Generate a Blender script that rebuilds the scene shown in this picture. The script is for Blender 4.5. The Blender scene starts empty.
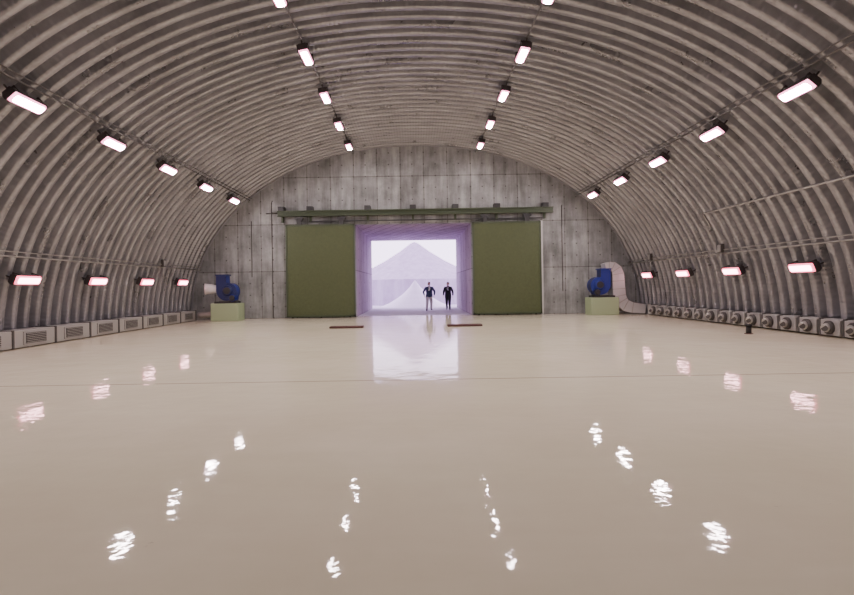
import bpy, bmesh, math, random
from mathutils import Vector, Matrix
random.seed(4)
D=bpy.data; C=bpy.context; S=C.scene
A,Bh,N=11.9,9.04,2.1      # vault half width, height, superellipse exponent
Y0,Y1=-8.0,28.9           # hangar extent
# ---------------------------------------------------------------- materials
def mat(name,col,rough=.5,metal=0.,emit=None,es=0.,spec=.5):
    m=D.materials.new(name); m.use_nodes=True
    b=m.node_tree.nodes['Principled BSDF']
    b.inputs['Base Color'].default_value=(*col,1); b.inputs['Roughness'].default_value=rough
    b.inputs['Metallic'].default_value=metal; b.inputs['Specular IOR Level'].default_value=spec
    if emit:
        b.inputs['Emission Color'].default_value=(*emit,1); b.inputs['Emission Strength'].default_value=es
    return m
class NT:
    def __init__(s,m): s.t=m.node_tree; s.b=s.t.nodes['Principled BSDF']
    def n(s,typ,**kw):
        x=s.t.nodes.new(typ)
        for k,v in kw.items(): setattr(x,k,v)
        return x
    def l(s,a,b): s.t.links.new(a,b)
    def math(s,op,a,b=None,c=None):
        x=s.n('ShaderNodeMath',operation=op)
        for i,v in enumerate((a,b,c)):
            if v is None: continue
            if isinstance(v,(int,float)): x.inputs[i].default_value=v
            else: s.l(v,x.inputs[i])
        return x.outputs[0]
    def noise(s,vec,scale,detail=4,rough=.55,dist=0):
        x=s.n('ShaderNodeTexNoise'); x.inputs['Scale'].default_value=scale
        x.inputs['Detail'].default_value=detail; x.inputs['Roughness'].default_value=rough
        x.inputs['Distortion'].default_value=dist
        s.l(vec,x.inputs['Vector']); return x.outputs['Fac']
    def mapping(s,vec,scale):
        x=s.n('ShaderNodeMapping'); x.inputs['Scale'].default_value=scale; s.l(vec,x.inputs['Vector']); return x.outputs[0]
    def ramp(s,fac,stops):
        x=s.n('ShaderNodeValToRGB'); e=x.color_ramp.elements
        e[0].position=stops[0][0]; e[0].color=(*stops[0][1],1)
        e[1].position=stops[-1][0]; e[1].color=(*stops[-1][1],1)
        for p,c in stops[1:-1]:
            q=e.new(p); q.color=(*c,1)
        s.l(fac,x.inputs[0]); return x.outputs[0]
    def mix(s,fac,a,b,mode='MIX'):
        x=s.n('ShaderNodeMix',data_type='RGBA',blend_type=mode)
        for i,v in ((0,fac),(6,a),(7,b)):
            if isinstance(v,(int,float)): x.inputs[i].default_value=v
            elif isinstance(v,tuple): x.inputs[i].default_value=(*v,1)
            else: s.l(v,x.inputs[i])
        return x.outputs[2]
    def bump(s,h,strength,dist,prev=None):
        x=s.n('ShaderNodeBump'); x.inputs['Strength'].default_value=strength; x.inputs['Distance'].default_value=dist
        s.l(h,x.inputs['Height'])
        if prev is not None: s.l(prev,x.inputs['Normal'])
        return x.outputs[0]
    def obj(s): return s.n('ShaderNodeTexCoord').outputs['Object']

# floor epoxy
m_floor=mat('cream_epoxy_floor',(.62,.52,.40),.16,spec=.08)
t=NT(m_floor); o=t.obj()
n1=t.noise(o,.35,5,.6); n2=t.noise(t.mapping(o,(.5,3,1)),1.2,5,.6)
c=t.ramp(n1,[(.3,(.75,.685,.50)),(.7,(.84,.78,.60))])
c=t.mix(t.math('MULTIPLY',n2,.45),c,(.67,.59,.42))
sp=t.n('ShaderNodeSeparateXYZ'); t.l(o,sp.inputs[0])
wob=t.math('MULTIPLY',t.math('SUBTRACT',t.noise(o,.8,2),.5),.03)
yy=t.math('ADD',sp.outputs[1],wob)
ln=t.math('LESS_THAN',t.math('ABSOLUTE',t.math('SUBTRACT',yy,9.25)),.026)
sk=t.noise(o,2.5,8,.75); spk=t.math('GREATER_THAN',sk,.68)
c=t.mix(t.math('MULTIPLY',spk,.35),c,(.38,.28,.2))
c=t.mix(t.math('MULTIPLY',ln,.7),c,(.2,.15,.12))
t.l(c,t.b.inputs['Base Color'])
rr=t.math('MULTIPLY_ADD',t.noise(o,.9,4,.6),.06,.003)
t.l(rr,t.b.inputs['Roughness'])
bm1=t.bump(t.noise(o,1.7,2,.5),.26,.02)
bm2=t.bump(t.noise(o,6,2,.5),.26,.007,bm1)
t.l(bm2,t.b.inputs['Normal'])

# vault steel
m_vault=mat('galvanised_corrugated_steel',(.4,.37,.35),.42,.72)
t=NT(m_vault)
uv=t.n('ShaderNodeUVMap'); uv.uv_map='UVMap'
su=t.n('ShaderNodeSeparateXYZ'); t.l(uv.outputs[0],su.inputs[0])
wv=t.math('SINE',t.math('MULTIPLY',su.outputs[0],2*math.pi/.13))
nn=t.noise(t.mapping(uv.outputs[0],(.6,1.6,1)),1.0,6,.6)
c=t.ramp(nn,[(.25,(.19,.19,.20)),(.5,(.29,.29,.305)),(.8,(.40,.40,.42))])
t.l(c,t.b.inputs['Base Color'])
t.l(t.math('MULTIPLY_ADD',nn,.2,.2),t.b.inputs['Roughness'])
t.l(t.bump(wv,.3,.012),t.b.inputs['Normal'])

def concrete(name,dark,mid,light,panels=True,scale=1.):
    m=mat(name,mid,.85,spec=.25); t=NT(m); o=t.obj()
    sp=t.n('ShaderNodeSeparateXYZ'); t.l(o,sp.inputs[0])
    cb=t.n('ShaderNodeCombineXYZ'); t.l(t.math('ADD',sp.outputs[0],t.math('MULTIPLY',sp.outputs[1],.37)),cb.inputs[0]); t.l(sp.outputs[2],cb.inputs[1])
    streak=t.noise(t.mapping(o,(2.2,2.2,.3)),1.1,6,.65)
    blot=t.noise(o,.8*scale,7,.7)
    f=t.math('ADD',t.math('MULTIPLY',streak,.5),t.math('MULTIPLY',blot,.5))
    c=t.ramp(f,[(.38,dark),(.5,mid),(.62,light)])
    h=t.noise(o,9,5,.6)
    if panels:
        br=t.n('ShaderNodeTexBrick'); br.offset=0; br.inputs['Scale'].default_value=1
        br.inputs['Brick Width'].default_value=1.25; br.inputs['Row Height'].default_value=2.5
        br.inputs['Mortar Size'].default_value=.025; br.inputs['Mortar Smooth'].default_value=.3
        br.inputs['Color1'].default_value=(.78,.78,.78,1); br.inputs['Color2'].default_value=(1.1,1.1,1.1,1); br.inputs['Mortar'].default_value=(.45,.43,.41,1)
        t.l(cb.outputs[0],br.inputs['Vector'])
        c=t.mix(.85,c,br.outputs['Color'],'MULTIPLY')
        vo=t.n('ShaderNodeTexVoronoi'); vo.voronoi_dimensions='2D'; vo.inputs['Randomness'].default_value=0; vo.inputs['Scale'].default_value=1.6
        t.l(cb.outputs[0],vo.inputs['Vector'])
        hole=t.math('LESS_THAN',vo.outputs['Distance'],.06)
        c=t.mix(t.math('MULTIPLY',hole,.75),c,(.06,.055,.05))
    t.l(c,t.b.inputs['Base Color']); t.l(t.bump(h,.3,.01),t.b.inputs['Normal'])
    return m
m_conc=concrete('board_formed_concrete',(.17,.175,.165),(.30,.305,.295),(.45,.455,.44))
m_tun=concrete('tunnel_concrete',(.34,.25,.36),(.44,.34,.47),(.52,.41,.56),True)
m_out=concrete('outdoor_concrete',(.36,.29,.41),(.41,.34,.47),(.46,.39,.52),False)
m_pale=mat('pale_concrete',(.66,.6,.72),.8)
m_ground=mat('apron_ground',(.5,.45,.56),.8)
# green paint
m_green=mat('olive_door_paint',(.115,.135,.035),.6); t=NT(m_green); o=t.obj()
g=t.noise(o,10,4,.7); t.l(t.ramp(g,[(.3,(.054,.070,.024)),(.7,(.072,.092,.033))]),t.b.inputs['Base Color'])
t.l(t.bump(g,.3,.015),t.b.inputs['Normal'])
m_greenrail=mat('green_rail_paint',(.045,.065,.028),.5)
m_dark=mat('dark_steel',(.05,.05,.05),.5,.5)
m_black=mat('black_rubber',(.012,.012,.012),.6)
m_rust=mat('rusty_timber',(.075,.03,.024),.7)
m_lens=mat('lamp_lens',(.9,.85,.88),.4,emit=(1,.85,.875),es=225)
m_lens2=mat('lamp_lens_rosy',(.9,.8,.8),.4,emit=(1,.48,.56),es=18)
m_halo=mat('lamp_halo_rim',(.8,.4,.5),.4,emit=(1,.28,.50),es=6)  # pink halo around the lamps, put in as a glowing rim of the lens
m_halo2=mat('lamp_halo_rim_rosy',(.8,.3,.4),.4,emit=(1,.13,.24),es=4)  # redder halo glow for the lower rows, same added rim
m_house=mat('lamp_housing',(.07,.06,.06),.4,.5)
m_pipe=mat('conduit_steel',(.12,.11,.10),.45,.6)
m_pipel=mat('conduit_light',(.42,.41,.39),.4,.5)
m_duct=mat('duct_sheet_metal',(.42,.41,.38),.4,.35)
m_grille=mat('duct_grille',(.06,.055,.05),.6)
m_silver=mat('silver_duct_metal',(.6,.6,.6),.38,.5)
m_white=mat('white_duct_paint',(.66,.66,.64),.45)
m_blue=mat('blue_fan_paint',(.010,.026,.22),.4)
m_navy=mat('dark_blue_fan_paint',(.012,.022,.10),.45)
m_plinth=mat('pale_green_plinth',(.32,.40,.24),.7)

# ---------------------------------------------------------------- builder
class B:
    def __init__(s,name,mats):
        s.name=name; s.mats=mats; s.bm=bmesh.new()
    def _tag(s,faces,mi,smooth=False):
        for f in faces: f.material_index=mi; f.smooth=smooth
    def box(s,lo,hi,mi=0,bev=0.,M=None):
        r=bmesh.ops.create_cube(s.bm,size=1)
        vs=r['verts']
        lo=Vector(lo);hi=Vector(hi)
        for v in vs:
            v.co=Vector(((v.co.x+.5)*(hi.x-lo.x)+lo.x,(v.co.y+.5)*(hi.y-lo.y)+lo.y,(v.co.z+.5)*(hi.z-lo.z)+lo.z))
        fs=set(f for v in vs for f in v.link_faces); s._tag(fs,mi)
        if bev:
            es=set(e for v in vs for e in v.link_edges)
            r=bmesh.ops.bevel(s.bm,geom=list(es),offset=bev,segments=2,affect='EDGES',profile=.5)
            s._tag(r['faces'],mi); vs=list(set(v for f in r['faces'] for v in f.verts))
        if M is not None:
            for v in vs: v.co=M@v.co
    def loft(s,rings,mi=0,smooth=True,cap=True,closed=True):
        R=[[s.bm.verts.new(p) for p in r] for r in rings]
        n=len(R[0]); fs=[]
        for a,b in zip(R[:-1],R[1:]):
            for i in range(n if closed else n-1):
                j=(i+1)%n
                fs.append(s.bm.faces.new((a[i],a[j],b[j],b[i])))
        s._tag(fs,mi,smooth)
        if cap: s._tag([s.bm.faces.new(R[0][::-1]),s.bm.faces.new(R[-1])],mi)
    def tube(s,pts,rad,mi=0,seg=10,cap=True,smooth=True):
        pts=[Vector(p) for p in pts]
        if not isinstance(rad,(list,tuple)): rad=[rad]*len(pts)
        rings=[]; up=None
        for i,p in enumerate(pts):
            d=(pts[min(i+1,len(pts)-1)]-pts[max(i-1,0)]).normalized()
            if up is None:
                up=Vector((0,0,1)) if abs(d.z)<.9 else Vector((0,1,0))
            x=d.cross(up).normalized(); y=x.cross(d).normalized(); up=y
            rings.append([p+rad[i]*(math.cos(2*math.pi*k/seg)*x+math.sin(2*math.pi*k/seg)*y) for k in range(seg)])
        s.loft(rings,mi,smooth,cap)
    def done(s,parent=None,loc=None):
        bmesh.ops.recalc_face_normals(s.bm,faces=s.bm.faces)
        me=D.meshes.new(s.name); s.bm.to_mesh(me); s.bm.free()
        for m in s.mats: me.materials.append(m)
        ob=D.objects.new(s.name,me); S.collection.objects.link(ob)
        if parent: ob.parent=parent
        if loc: ob.location=loc
        return ob
def empty(name,loc=(0,0,0)):
    e=D.objects.new(name,None); e.location=loc; e.empty_display_size=.3; S.collection.objects.link(e); return e

# ---------------------------------------------------------------- arch profile
def raw(th):
    c,s_=math.cos(th),math.sin(th)
    return Vector((A*math.copysign(abs(c)**(2/N),c),0,Bh*abs(s_)**(2/N)))
dense=[raw(math.pi*i/4000) for i in range(4001)]
L=[0]
for a,b in zip(dense[:-1],dense[1:]): L.append(L[-1]+(b-a).length)
TOT=L[-1]
def arch(sv):
    sv=max(0,min(TOT,sv)); lo,hi=0,4000
    while hi-lo>1:
        m=(lo+hi)//2
        if L[m]<=sv: lo=m
        else: hi=m
    f=(sv-L[lo])/(L[hi]-L[lo]+1e-9); p=dense[lo].lerp(dense[hi],f)
    i0,i1=max(lo-15,0),min(hi+15,4000)
    tn=(dense[i1]-dense[i0]).normalized()
    nrm=Vector((tn.z,0,-tn.x))       # outward
    if nrm.dot(p-Vector((0,0,2)))<0: nrm=-nrm
    return p,nrm
# ---------------------------------------------------------------- vault
PITCH=.5; DEP=.25; NS=120; SP=14
nr=int(round((Y1-Y0)/PITCH*SP))
bm=bmesh.new(); uvl=bm.loops.layers.uv.new('UVMap')
prof=[(TOT*i/NS,)+arch(TOT*i/NS) for i in range(NS+1)]
grid=[]
for j in range(nr+1):
    y=Y0+(Y1-Y0)*j/nr; tt=(y/PITCH)%1
    w_=min(1,max(0,(.5-.5*math.cos(2*math.pi*tt))*1.5-.25)); dpt=DEP*w_*w_*(3-2*w_)
    grid.append([(bm.verts.new(p+n_*dpt+Vector((0,y,0))),sv,y) for sv,p,n_ in prof])
for j in range(nr):
    for i in range(NS):
        q=(grid[j][i],grid[j][i+1],grid[j+1][i+1],grid[j+1][i])
        f=bm.faces.new([k[0] for k in q]); f.smooth=True
        for lp,k in zip(f.loops,q): lp[uvl].uv=(k[1],k[2])
me=D.meshes.new('ceiling'); bm.to_mesh(me); bm.free(); me.materials.append(m_vault)
vault=D.objects.new('ceiling',me); S.collection.objects.link(vault)
# bolts on the plates
b=B('plate_bolts',[m_pipel])
y=math.ceil((Y0+.3)/PITCH)*PITCH
while y<Y1-.2:
    if 10<y<22:
        for k in range(9):
            sv=(k*3.9+(math.floor(y/1.32)%3)*1.3+.6)
            if sv>TOT-.5: continue
            for dd in (-.12,.0,.12):
                p,n_=arch(sv+dd); q=p+Vector((0,y,0))
                b.tube([q+n_*.01,q-n_*.025],.018,0,6,smooth=False)
    y+=PITCH
b.done(vault)

# ---------------------------------------------------------------- floor / walls
b=B('floor',[m_floor]); b.box((-12.6,Y0-.3,-.3),(12.6,Y1+.55,0)); b.done()
OX0,OX1,OH=-3.16,3.06,4.97
def endwall(name,y0,y1,opening,m):
    bm=bmesh.new(); pts=[]
    for i in range(81):
        p,n_=arch(TOT*i/80); pts.append(p+n_*.42)
    pts[0].z=0; pts[-1].z=0
    out=[(p.x,p.z) for p in pts]
    if opening: out+= [(OX0,0),(OX0,OH),(OX1,OH),(OX1,0)]
    vs=[bm.verts.new((x,y0,z)) for x,z in out]; f=bm.faces.new(vs)
    r=bmesh.ops.extrude_face_region(bm,geom=[f])
    for v in r['geom']:
        if isinstance(v,bmesh.types.BMVert): v.co.y=y1
    bmesh.ops.triangulate(bm,faces=[f for f in bm.faces if len(f.verts)>4])
    bmesh.ops.recalc_face_normals(bm,faces=bm.faces)
    me=D.meshes.new(name); bm.to_mesh(me); bm.free(); me.materials.append(m)
    o=D.objects.new(name,me); S.collection.objects.link(o); return o
endwall('wall_far',Y1,Y1+.5,True,m_conc)
endwall('wall_rear',Y0-.5,Y0,False,m_conc)
# exhaust tunnel
TY=39.9
tun=empty('doorway_tunnel',(0,0,0))
b=B('tunnel_walls',[m_tun])
b.box((OX0-.6,Y1+.5,0),(OX0,TY,OH+.6)); b.box((OX1,Y1+.5,0),(OX1+.6,TY,OH+.6))
b.box((OX0,Y1+.5,OH),(OX1,TY,OH+.6)); b.done(tun)
b=B('tunnel_floor',[m_ground]); b.box((OX0-.6,Y1+.55,-.3),(OX1+.6,TY,0)); b.done(tun)
b=B('ground',[m_ground]); b.box((-60,TY,-.3),(60,120,0)); b.done()

# ---------------------------------------------------------------- blast deflector outside
bd=empty('blast_deflector',(0,52,0))
b=B('cone',[m_out])
rings=[]; SEG=48
for z,r in ((0,7.0),(2.2,6.6),(2.3,6.2),(3.1,4.5),(4.0,2.8),(4.9,1.4),(5.7,.35),(5.85,.05)):
    rings.append([Vector((r*(1+.03*(k%2))*math.cos(2*math.pi*k/SEG),r*(1+.03*(k%2))*math.sin(2*math.pi*k/SEG),z)) for k in range(SEG)])
b.loft(rings,0,False); b.done(bd)
b=B('front_cone',[m_pale])
rings=[]
for z,r in ((0,2.7),(.25,2.1),(.6,1.5),(1.0,.95),(1.5,.45),(1.9,.15),(2.05,.03)):
    rings.append([Vector((r*(1+.02*(k%2))*math.cos(2*math.pi*k/32),-8.9+r*math.sin(2*math.pi*k/32),z)) for k in range(32)])
b.loft(rings,0,False); b.done(bd)

# ---------------------------------------------------------------- doors, rail
def door(name,x0,x1):
    b=B(name,[m_green,m_greenrail,m_dark])
    b.box((x0,28.45,.06),(x1,28.68,4.93),0,.02)
    w=.09
    for lo,hi in (((x0,.06),(x0+w,4.93)),((x1-w,.06),(x1,4.93)),((x0,.06),(x1,.06+w)),((x0,4.84),(x1,4.93))):
        b.box((lo[0],28.42,lo[1]),(hi[0],28.46,hi[1]),1)
    for xx in (x0+.7,x1-.7):
        b.box((xx-.12,28.5,4.93),(xx+.12,28.58,5.34),2,.01)
        for s_ in (-.14,.14): b.tube([(xx+s_,28.46,5.27),(xx+s_,28.62,5.27)],.09,2,16)
    b.box(((x0+x1)/2-.03,28.52,.0),((x0+x1)/2+.03,28.6,.08),2)
    for xx in (x0+.3,x1-.3): b.box((xx-.05,28.52,.0),(xx+.05,28.6,.08),2)
    return b.done()
door('door_1',-6.78,OX0+.02); door('door_2',OX1,6.68)
b=B('door_track_rail',[m_greenrail,m_dark])
b.box((-7.2,28.40,5.62),(7.35,28.68,5.67),0); b.box((-7.2,28.40,5.38),(7.35,28.68,5.42),0); b.box((-7.2,28.52,5.42),(7.35,28.56,5.62),0)
b.box((-5.6,28.72,5.1),(7.0,28.78,5.16),1)
for px in (-7.0,-5.5,-2.45,-.05,2.2,4.4,6.95):
    b.box((px-.16,28.44,5.67),(px+.16,28.9,5.9),1,.01)
    b.box((px-.05,28.7,5.1),(px+.05,28.9,5.7),0)
b.done()
b=B('door_frame_trim',[m_white]); b.box((6.74,28.82,0),(6.86,28.9,5.0)); b.done()
b=B('wall_conduit',[m_pipe])
for xx,z0,z1 in ((-7.6,0.,6.2),(7.9,1.2,5.8),(-8.7,2.2,5.2)):
    b.tube([(xx,28.86,z0+.02),(xx,28.86,z1)],.018,0,8)
b.tube([(-7.9,28.86,5.6),(-7.21,28.86,5.6)],.03)
b.done()

# ---------------------------------------------------------------- light fixtures
def fixture_mesh(lensmat,edge):
    b=B('fluorescent_light_fixture',[m_house,lensmat,edge])
    hw,hl=.15,.53
    def rr_(w,l,z): return [Vector((x,y,z)) for x,y in ((-w,-l),(w,-l),(w,l),(-w,l))]
    def ro(w,l,z):   # rounded rectangle
        pts=[]; r=w*.6
        for cx,cy,a0 in ((w-r,-l+r,-90),(w-r,l-r,0),(-w+r,l-r,90),(-w+r,-l+r,180)):
            for i in range(5):
                a=math.radians(a0+i*22.5); pts.append(Vector((cx+r*math.cos(a),cy+r*math.sin(a),z)))
        return pts
    b.loft([rr_(hw,hl,0),rr_(hw,hl,.08),rr_(hw*.7,hl*.96,.17)],0,False)
    for lo,hi in (((-hw,-hl),(-hw+.015,hl)),((hw-.015,-hl),(hw,hl)),((-hw,-hl),(hw,-hl+.02)),((-hw,hl-.02),(hw,hl))):
        b.box((lo[0],lo[1],-.02),(hi[0],hi[1],.005),0)
    b.loft([ro(hw-.018,hl-.022,-.002),ro(hw-.022,hl-.028,-.04),ro(hw-.06,hl-.08,-.062)],2,True,cap=False)  # rim ring that carries the added halo glow
    b.loft([ro(hw-.06,hl-.08,-.062),ro(hw-.07,hl-.09,-.068)],1,True)
    for yy_ in (-.38,.38):
        b.box((-hw-.02,yy_-.03,-.005),(-hw,yy_+.03,.19),0); b.box((hw,yy_-.03,-.005),(hw+.02,yy_+.03,.19),0)
        b.box((-hw-.02,yy_-.03,.16),(hw+.02,yy_+.03,.2),0)
        b.tube([(0,yy_,.18),(0,yy_,.36)],.025,0,8)
    b.box((-.1,-.16,.17),(.1,.16,.28),0,.01)
    proto=b.done(); me=proto.data; D.objects.remove(proto); return me
lm1=fixture_mesh(m_lens,m_halo); lm2=fixture_mesh(m_lens2,m_halo2)
def find_s(x,z):
    best=min(range(0,4001,5),key=lambda i:(dense[i]-Vector((x,0,z))).length); return L[best]
rows=[(3.28,8.8),(8.95,6.15),(11.5,2.02)]
for (x,z) in rows:
    for sg in (-1,1):
        xx=x+(.10*sg if x<4 else 0)
        sv=find_s(xx*sg,z); p,n_=arch(sv)
        off=.36
        for k in range(-2,5):
            if k==-2 and x<4: continue
            y=12.25+3.5*k
            if x<4 and k==0: y=12.5
            if x<4 and k>0: y+=.08*(3-k)
            o=D.objects.new('fluorescent_light_fixture',lm2 if z<3 else lm1); S.collection.objects.link(o)
            o_n=n_.copy()
            if z<3: o_n=Vector((n_.x,0,n_.z+.12)).normalized()
            yv=Vector((0,1,0)); xv=yv.cross(o_n).normalized()
            M=Matrix((xv,yv,o_n)).transposed().to_4x4(); M.translation=p-n_*off+Vector((0,y,0)); o.matrix_world=M
# conduits
b=B('lighting_conduit',[m_pipe,m_pipel])
for (x,z),ds,mi in ((rows[0],.0,0),(rows[1],.25,0),(rows[2],.62,1)):
    for sg in (-1,1):
        sv=find_s((x+(.10*sg if x<4 else 0))*sg,z)+(ds if sg>0 else -ds); p,n_=arch(sv); q=p-n_*.03
        b.tube([q+Vector((0,Y0+.1,0)),q+Vector((0,Y1-.05,0))],.024,mi,8)
        if z<7:
            p,n_=arch(sv+.14*sg); q=p-n_*.03
            b.tube([q+Vector((0,Y0+.1,0)),q+Vector((0,Y1-.05,0))],.016,mi,8)
sv=find_s(11.05,4.35); p,n_=arch(sv); q=p-n_*.03
path=[q+Vector((0,8,0)),q+Vector((0,20,0))]
for i in range(1,6):
    p2,n2=arch(sv-.12*i); path.append(p2-n2*.03+Vector((0,20.05,0)))
b.tube(path,.025,1,8)
b.done()
for x,z,yy_ in ((11.6,2.9,20.0),(-11.6,2.9,14.2),(-11.6,2.9,24.4),(11.6,2.9,26.0)):
    sv=find_s(x,z); p,n_=arch(sv)
    b=B('junction_box',[m_pipe,m_pipel]); s_=-1 if x>0 else 1
    b.box((p.x-.06+s_*.05,yy_-.13,p.z-.16),(p.x+.06+s_*.05,yy_+.13,p.z+.16),0,.01)
    b.box((p.x-.01+s_*.12,yy_-.09,p.z-.12),(p.x+.01+s_*.12,yy_+.09,p.z+.12),1)
    b.tube([(p.x+s_*.05,yy_,p.z-.16),(p.x+s_*.05,yy_,p.z-.7)],.02,1,8); b.done()

# ---------------------------------------------------------------- wall ducts
b=B('supply_air_duct',[m_duct,m_grille,m_pipel])
b.box((-11.85,6,.03),(-11.27,27.75,.52),0,.015)
y=7.0
while y<27.5:
    b.box((-11.29,y-.5,.09),(-11.24,y+.5,.47),2,.005)
    b.box((-11.245,y-.42,.13),(-11.225,y+.42,.43),1)
    for i in range(6): b.box((-11.235,y-.42,.15+i*.05),(-11.21,y+.42,.162+i*.05),0)
    b.box((-11.87,y+.86,.02),(-11.25,y+.94,.54),1)
    y+=1.8
y=6.3
while y<27.8: b.box((-11.8,y-.04,0),(-11.35,y+.04,.04),2); y+=2.4
b.done()
b=B('nozzle_air_duct',[m_duct,m_grille,m_pipel])
b.box((11.62,6,.03),(11.88,27.0,.50),0,.015)
y=6.5
while y<26.6:
    b.box((11.50,y-.34,.05),(11.66,y+.34,.49),2,.02)
    b.tube([(11.52,y,.27),(11.44,y,.27),(11.40,y,.27)],[.19,.19,.15],1,18)
    b.tube([(11.43,y,.27),(11.34,y-.05,.27),(11.29,y-.08,.26)],[.135,.115,.10],0,16)
    b.tube([(11.30,y-.075,.26),(11.282,y-.083,.26)],[.085,.085],1,16)
    b.box((11.55,y+.38,.02),(11.88,y+.45,.52),1)
    y+=.85
b.done()

# ---------------------------------------------------------------- fans
def fan_unit(name,cx,side,mcol,mcol2,ox):
    root=empty(name,(cx,27.5,0))
    b=B('plinth',[m_plinth]); b.box((-.70,-.5,0),(.70,.5,.88),0,.03); b.done(root)
    b=B('base_frame',[m_dark])
    for yy_ in (-.32,.32): b.box((-.55,yy_-.05,.88),(.55,yy_+.05,.98),0)
    for xx in (-.45,0,.45): b.box((xx-.05,-.32,.88),(xx+.05,.32,.95),0)
    b.done(root)
    b=B('scroll_housing',[mcol,mcol2,m_dark])
    out=[]; c0=Vector((ox,0,1.52))
    for i in range(37):
        a=math.radians(80+280*i/36); r=.36+.18*i/36
        out.append(Vector((c0.x+side*r*math.cos(a),0,c0.z+r*math.sin(a))))
    out.append(Vector((c0.x+side*.54,0,2.3))); out.append(Vector((c0.x+side*.08,0,2.3)))
    b.loft([[p+Vector((0,-.28,0)) for p in out],[p+Vector((0,.28,0)) for p in out]],0,False)
    for yy_ in (-.31,.27): b.loft([[c0+(p-c0)*1.05+Vector((0,yy_,0)) for p in out],[c0+(p-c0)*1.05+Vector((0,yy_+.04,0)) for p in out]],1,False)
    b.tube([(c0.x,-.30,c0.z),(c0.x,-.40,c0.z),(c0.x,-.42,c0.z)],[.27,.24,.2],1,24)
    b.tube([(c0.x,-.41,c0.z),(c0.x,-.43,c0.z)],[.17,.17],2,24)
    b.box((min(c0.x+side*.02,c0.x+side*.6),-.34,2.28),(max(c0.x+side*.02,c0.x+side*.6),.34,2.34),1)
    b.done(root)
    b=B('motor',[mcol,m_dark])
    mx=.36*-side
    b.tube([(mx,-.42,1.15),(mx,.1,1.15)],.16,0,20)
    for i in range(7): b.tube([(mx,-.38+i*.07,1.15),(mx,-.36+i*.07,1.15)],.18,0,20)
    b.tube([(mx,-.5,1.15),(mx,-.42,1.15)],[.12,.15],1,20)
    b.box((mx-.15,-.35,.97),(mx+.15,.05,1.03),1); b.box((mx-.08,-.3,1.28),(mx+.08,-.1,1.38),1,.01)
    b.done(root)
    return root
f1=fan_unit('ventilation_fan',-9.55,-1,m_blue,m_navy,.1)
b=B('intake_horn',[m_white,m_dark])
b.tube([(-.35,0,1.6),(-.5,0,1.6),(-.8,-.05,1.62),(-1.1,-.15,1.62)],[.17,.18,.24,.28],0,24)
b.tube([(-.4,0,1.6),(-.44,0,1.6)],[.22,.22],1,24)
b.tube([(-1.09,-.148,1.62),(-1.103,-.152,1.62)],[.25,.25],1,24)
b.done(f1)
b=B('duct_connector',[m_duct])
b.tube([(-.72,.45,.3),(-1.0,.45,.3),(-1.3,.45,.28),(-1.5,.45,.27),(-1.68,.45,.27)],[.14,.15,.16,.17,.17],0,20); b.done(f1)
f2=fan_unit('ventilation_fan',9.5,1,m_navy,m_blue,-.2)
b=B('discharge_duct',[m_silver,m_duct])
pth=[(.1,2.42),(.3,2.46),(.5,2.42),(.66,2.28),(.74,2.05),(.76,1.7),(.78,1.3),(.80,.95),(.9,.66),(1.1,.46),(1.45,.34),(2.1,.28)]
wid=[.16,.20,.24,.27,.29,.30,.31,.32,.32,.29,.26,.22]
rings=[]
for i,(x,z) in enumerate(pth):
    a=Vector((*pth[max(i-1,0)],0)); c_=Vector((*pth[min(i+1,len(pth)-1)],0)); d=(c_-a).normalized(); nx,nz=-d.y,d.x
    w=wid[i]
    rings.append([Vector((x+nx*w,-.3,z+nz*w)),Vector((x+nx*w,.3,z+nz*w)),Vector((x-nx*w,.3,z-nz*w)),Vector((x-nx*w,-.3,z-nz*w))])
b.loft(rings,0,False)
for i in range(1,len(rings)-1):
    cc=sum(rings[i],Vector())/4; d=Vector((rings[i+1][0]-rings[i-1][0])).normalized()*.015
    rg=[cc+(p-cc)*1.05 for p in rings[i]]
    b.loft([[p-d for p in rg],[p+d for p in rg]],1,False)
b.done(f2)

# ---------------------------------------------------------------- small floor items
for x0,x1 in ((-3.36,-2.05),(1.25,2.6)):
    b=B('wheel_stop_plank',[m_rust,m_dark])
    b.box((x0,21.0,.0),(x1,21.4,.08),0,.012)
    for xx in (x0+.2,(x0+x1)/2,x1-.2): b.tube([(xx,21.15,.075),(xx,21.15,.09)],.03,1,8)
    b.done()
b=B('floor_stub_post',[m_black,m_rust])
b.tube([(10.05,16.3,0),(10.05,16.3,.02)],.12,1,16); b.tube([(10.05,16.3,.02),(10.05,16.3,.26)],.075,0,14); b.tube([(10.05,16.3,.24),(10.05,16.3,.30)],[.10,.08],0,14)
b.done()

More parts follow.
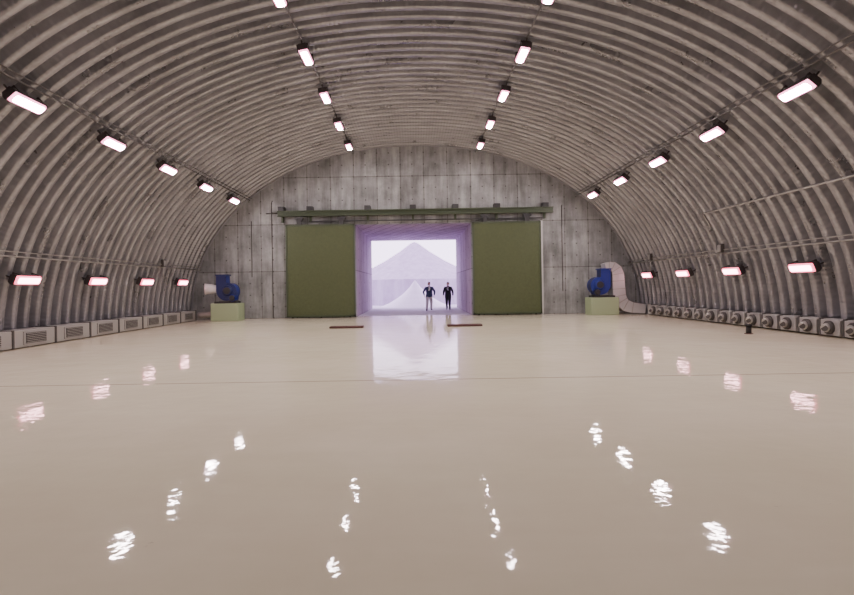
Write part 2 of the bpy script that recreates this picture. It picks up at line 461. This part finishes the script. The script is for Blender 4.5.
# ---------------------------------------------------------------- people
def skin_mesh(verts,edges,radii,root=0,sub=2):
    me=D.meshes.new('tmp'); me.from_pydata([tuple(v) for v in verts],edges,[])
    ob=D.objects.new('tmp',me); S.collection.objects.link(ob)
    ob.modifiers.new('s','SKIN'); md=ob.modifiers.new('d','SUBSURF'); md.levels=sub; md.render_levels=sub
    for i,sv in enumerate(me.skin_vertices[0].data):
        r=radii[i]; sv.radius=r if isinstance(r,tuple) else (r,r); sv.use_root=(i==root)
    dg=C.evaluated_depsgraph_get(); dg.update()
    out=D.meshes.new_from_object(ob.evaluated_get(dg))
    D.objects.remove(ob); return out
def person(loc,rot,scale,pose,cols):
    mats=[mat('jacket_cloth',cols['jacket'],.85),mat('trouser_cloth',cols['trousers'],.85),mat('skin',(.66,.42,.33),.55),mat('hair',cols['hair'],.7),mat('shoe_leather',(.02,.018,.016),.4),mat('shirt',cols['shirt'],.8),mat('eye_mouth',(.08,.03,.03),.5)]
    V=[];E=[];R=[]
    def v(p,r,par=None):
        V.append(Vector(p)); R.append(r)
        if par is not None: E.append((par,len(V)-1))
        return len(V)-1
    pel=v((0,0,.93),(.20,.145)); be=v((0,0,1.1),(.21,.15),pel); ch=v((0,-.01,1.3),(.225,.15),be); uc=v((0,.0,1.42),(.165,.115),ch)
    nb=v((0,.005,1.49),.072,uc); nk=v((0,-.005,1.56),.060,nb)
    wr={}
    for s_ in (-1,1):
        key='L' if s_<0 else 'R'
        el,wp=pose['arm'+key]
        sh=v((s_*.195,0,1.415),.09,uc); ml=(Vector((s_*.21,0,1.41))+Vector(el))/2
        m1=v(ml,.08,sh); e1=v(el,.068,m1); f1_=v((Vector(el)*.55+Vector(wp)*.45),.058,e1); w1=v(wp,.038,f1_)
        wr[key]=(Vector(el),Vector(wp))
        kn,an,yaw=pose['leg'+key]
        hp=v((s_*.10,0,.86),(.125,.125),pel); th=v((Vector((s_*.1,0,.86))+Vector(kn))/2,.112,hp); k1=v(kn,.09,th)
        cf=v(Vector(kn)*.6+Vector(an)*.4,.083,k1); a1=v(an,.068,cf)
        hl_=v(Vector(an)+Vector((0,.02,-.045)),.042,a1)
        t1=v(Vector(an)+Vector((yaw*.5,-.10,-.055)),(.048,.034),hl_); t2=v(Vector(an)+Vector((yaw,-.18,-.062)),(.04,.027),t1)
    body=skin_mesh(V,E,R)
    bm=bmesh.new(); bm.from_mesh(body)
    for vv in bm.verts:
        if .84<vv.co.z<1.0 and abs(vv.co.x)<.24 and not any((vv.co-w).length<.12 for _,w in wr.values()):
            vv.co.x*=1.05; vv.co.y*=1.08
    for f in bm.faces:
        c_=f.calc_center_median(); f.smooth=True
        mi=0 if c_.z>.86 else 1
        if c_.z<.105: mi=4
        if c_.z>1.515 and abs(c_.x)<.1: mi=2
        if c_.z>1.25 and abs(c_.x)<.05 and c_.y<-.06: mi=5
        for e_,w_ in wr.values():
            if (c_-w_).length<.1 or (c_-e_).length<.2 :
                mi=0 if mi==1 and c_.z>.7 else mi
            d=(w_-e_).normalized()
            if (c_-w_).dot(d)>-.015 and (c_-w_).length<.1: mi=2
        f.material_index=mi
    hc=Vector((0,-.02,1.675)); turn=Matrix.Rotation(pose.get('turn',0),4,'Z')
    r=bmesh.ops.create_uvsphere(bm,u_segments=32,v_segments=24,radius=1)
    hv=r['verts']
    for q in hv:
        x,y,z=q.co
        jaw=1-.28*max(0,-z)**1.3
        px,py,pz=x*.083*jaw,y*.101*(1-.12*max(0,-z)),z*.122
        if y<-.3:
            nz=math.exp(-((x/.17)**2))*math.exp(-(((z+.12)/.2)**2)); py-=.024*nz
            for ex in (-.38,.38): py+=.009*math.exp(-(((x-ex)/.17)**2)-(((z-.06)/.13)**2))
            py-=.006*math.exp(-(((z-.22)/.09)**2)-((x/.6)**2))
            py-=.006*math.exp(-(((z+.47)/.08)**2)-((x/.28)**2))
            py-=.012*math.exp(-(((z+.82)/.16)**2)-((x/.4)**2))
        hair=(z>.5) or (y>.05 and z>-.35 ) or (y>-.25 and z>.15)
        if hair:
            px*=1.07;py*=1.06;pz*=1.04
        q.co=hc+turn@Vector((px,py,pz))
    for f in set(f for q in hv for f in q.link_faces):
        f.smooth=True
        c_=turn.inverted()@(f.calc_center_median()-hc); x,y,z=c_.x/.083,c_.y/.101,c_.z/.122
        f.material_index=3 if ((z>.5) or (y>.05 and z>-.35) or (y>-.25 and z>.15)) else 2
        if y<-.6 and abs(z+.42)<.05 and abs(x)<.32: f.material_index=6
        if y<-.6 and abs(z-.06)<.055 and .22<abs(x)<.5: f.material_index=6
    for s_ in (-1,1):
        r=bmesh.ops.create_uvsphere(bm,u_segments=12,v_segments=8,radius=1)
        for q in r['verts']: q.co=hc+turn@Vector((s_*.086+q.co.x*.01,.012+q.co.y*.02,-.003+q.co.z*.033))
        for f in set(f for q in r['verts'] for f in q.link_faces): f.material_index=2; f.smooth=True
    for key,(e_,w_) in wr.items():
        d=pose.get('hd'+key); d=Vector(d).normalized() if d else (w_-e_).normalized()
        s_=-1 if key=='L' else 1
        side=Vector((0,-1,0)); side=(side-side.dot(d)*d).normalized()
        nrm=d.cross(side).normalized()
        if nrm.x*s_>0: nrm=-nrm
        HV=[w_-d*.01,w_+d*.03,w_+d*.075]
        pm=skin_mesh(HV,[(0,1),(1,2)],[.027,.033,.034],0,2)
        hb=bmesh.new(); hb.from_mesh(pm)
        for q in hb.verts:
            rel=q.co-w_; q.co=w_+d*rel.dot(d)+side*rel.dot(side)*1.25+nrm*rel.dot(nrm)*.55
        chains=[]
        for i,(ln_,of) in enumerate(((.072,.027),(.08,.009),(.075,-.009),(.058,-.026))):
            p0=w_+d*.065+side*of; p1=w_+d*.095+side*of*1.1
            p2=p1+(d*.9+nrm*.25).normalized()*ln_*.42; p3=p2+(d*.7+nrm*.6).normalized()*ln_*.33; p4=p3+(d*.5+nrm*.85).normalized()*ln_*.25
            chains.append(([p0,p1,p2,p3,p4],[.009,.0095,.0088,.008,.0068]))
        q0=w_+d*.02+side*.02; q1=w_+d*.045+side*.043+nrm*.008; q2=q1+(d*.8+side*.45+nrm*.2).normalized()*.034; q3=q2+(d*.95+nrm*.3).normalized()*.026
        chains.append(([q0,q1,q2,q3],[.012,.012,.0098,.0082]))
        for pts,rad in chains:
            fm=skin_mesh(pts,[(i,i+1) for i in range(len(pts)-1)],rad,0,1); hb.from_mesh(fm)
        for f in hb.faces: f.material_index=2; f.smooth=True
        tm=D.meshes.new('t'); hb.to_mesh(tm); hb.free(); bm.from_mesh(tm)
    zmin=min(q.co.z for q in bm.verts)
    for q in bm.verts: q.co.z-=zmin
    me=D.meshes.new('person'); bm.to_mesh(me); bm.free()
    for m in mats: me.materials.append(m)
    ob=D.objects.new('person',me); S.collection.objects.link(ob)
    ob.location=loc; ob.rotation_euler=(0,0,rot); ob.scale=(scale,)*3
    return ob
person((.90,34.7,0),math.radians(6),1.03,
  dict(armL=((-.36,.06,1.17),(-.30,-.08,.94)),armR=((.36,.06,1.18),(.31,-.10,.95)),hdL=(.1,-.3,-1),hdR=(-.05,-.3,-1),
       legL=((-.14,-.10,.5),(-.18,-.13,.09),-.03),legR=((.13,.0,.49),(.15,.22,.12),.03),turn=.15),
  dict(jacket=(.04,.055,.12),trousers=(.62,.58,.60),hair=(.06,.045,.035),shirt=(.85,.85,.88)))
person((2.17,35.6,0),math.radians(-12),1.02,
  dict(armL=((-.29,.05,1.14),(-.29,-.08,.91)),armR=((.30,.10,1.15),(.30,.08,.9)),
       legL=((-.10,.02,.49),(-.11,.16,.11),-.02),legR=((.11,-.12,.5),(.12,-.14,.09),.02),turn=-.35),
  dict(jacket=(.018,.018,.028),trousers=(.02,.02,.03),hair=(.05,.04,.035),shirt=(.5,.5,.55)))

# ---------------------------------------------------------------- world
w=D.worlds.new('sky'); S.world=w; w.use_nodes=True
bg=w.node_tree.nodes['Background']; bg.inputs[0].default_value=(.86,.70,1,1); bg.inputs[1].default_value=5.2
# ---------------------------------------------------------------- camera
cam=D.cameras.new('camera'); co=D.objects.new('camera',cam); S.collection.objects.link(co); S.camera=co
cam.sensor_width=36; cam.lens=540/854*36
cam.shift_x=12/854; cam.shift_y=-11.5/854
co.matrix_world=Matrix.Translation((0,0,1.606))@Matrix.Rotation(math.radians(90),4,'X')@Matrix.Rotation(math.radians(-.92),4,'Z')
cam.clip_end=400
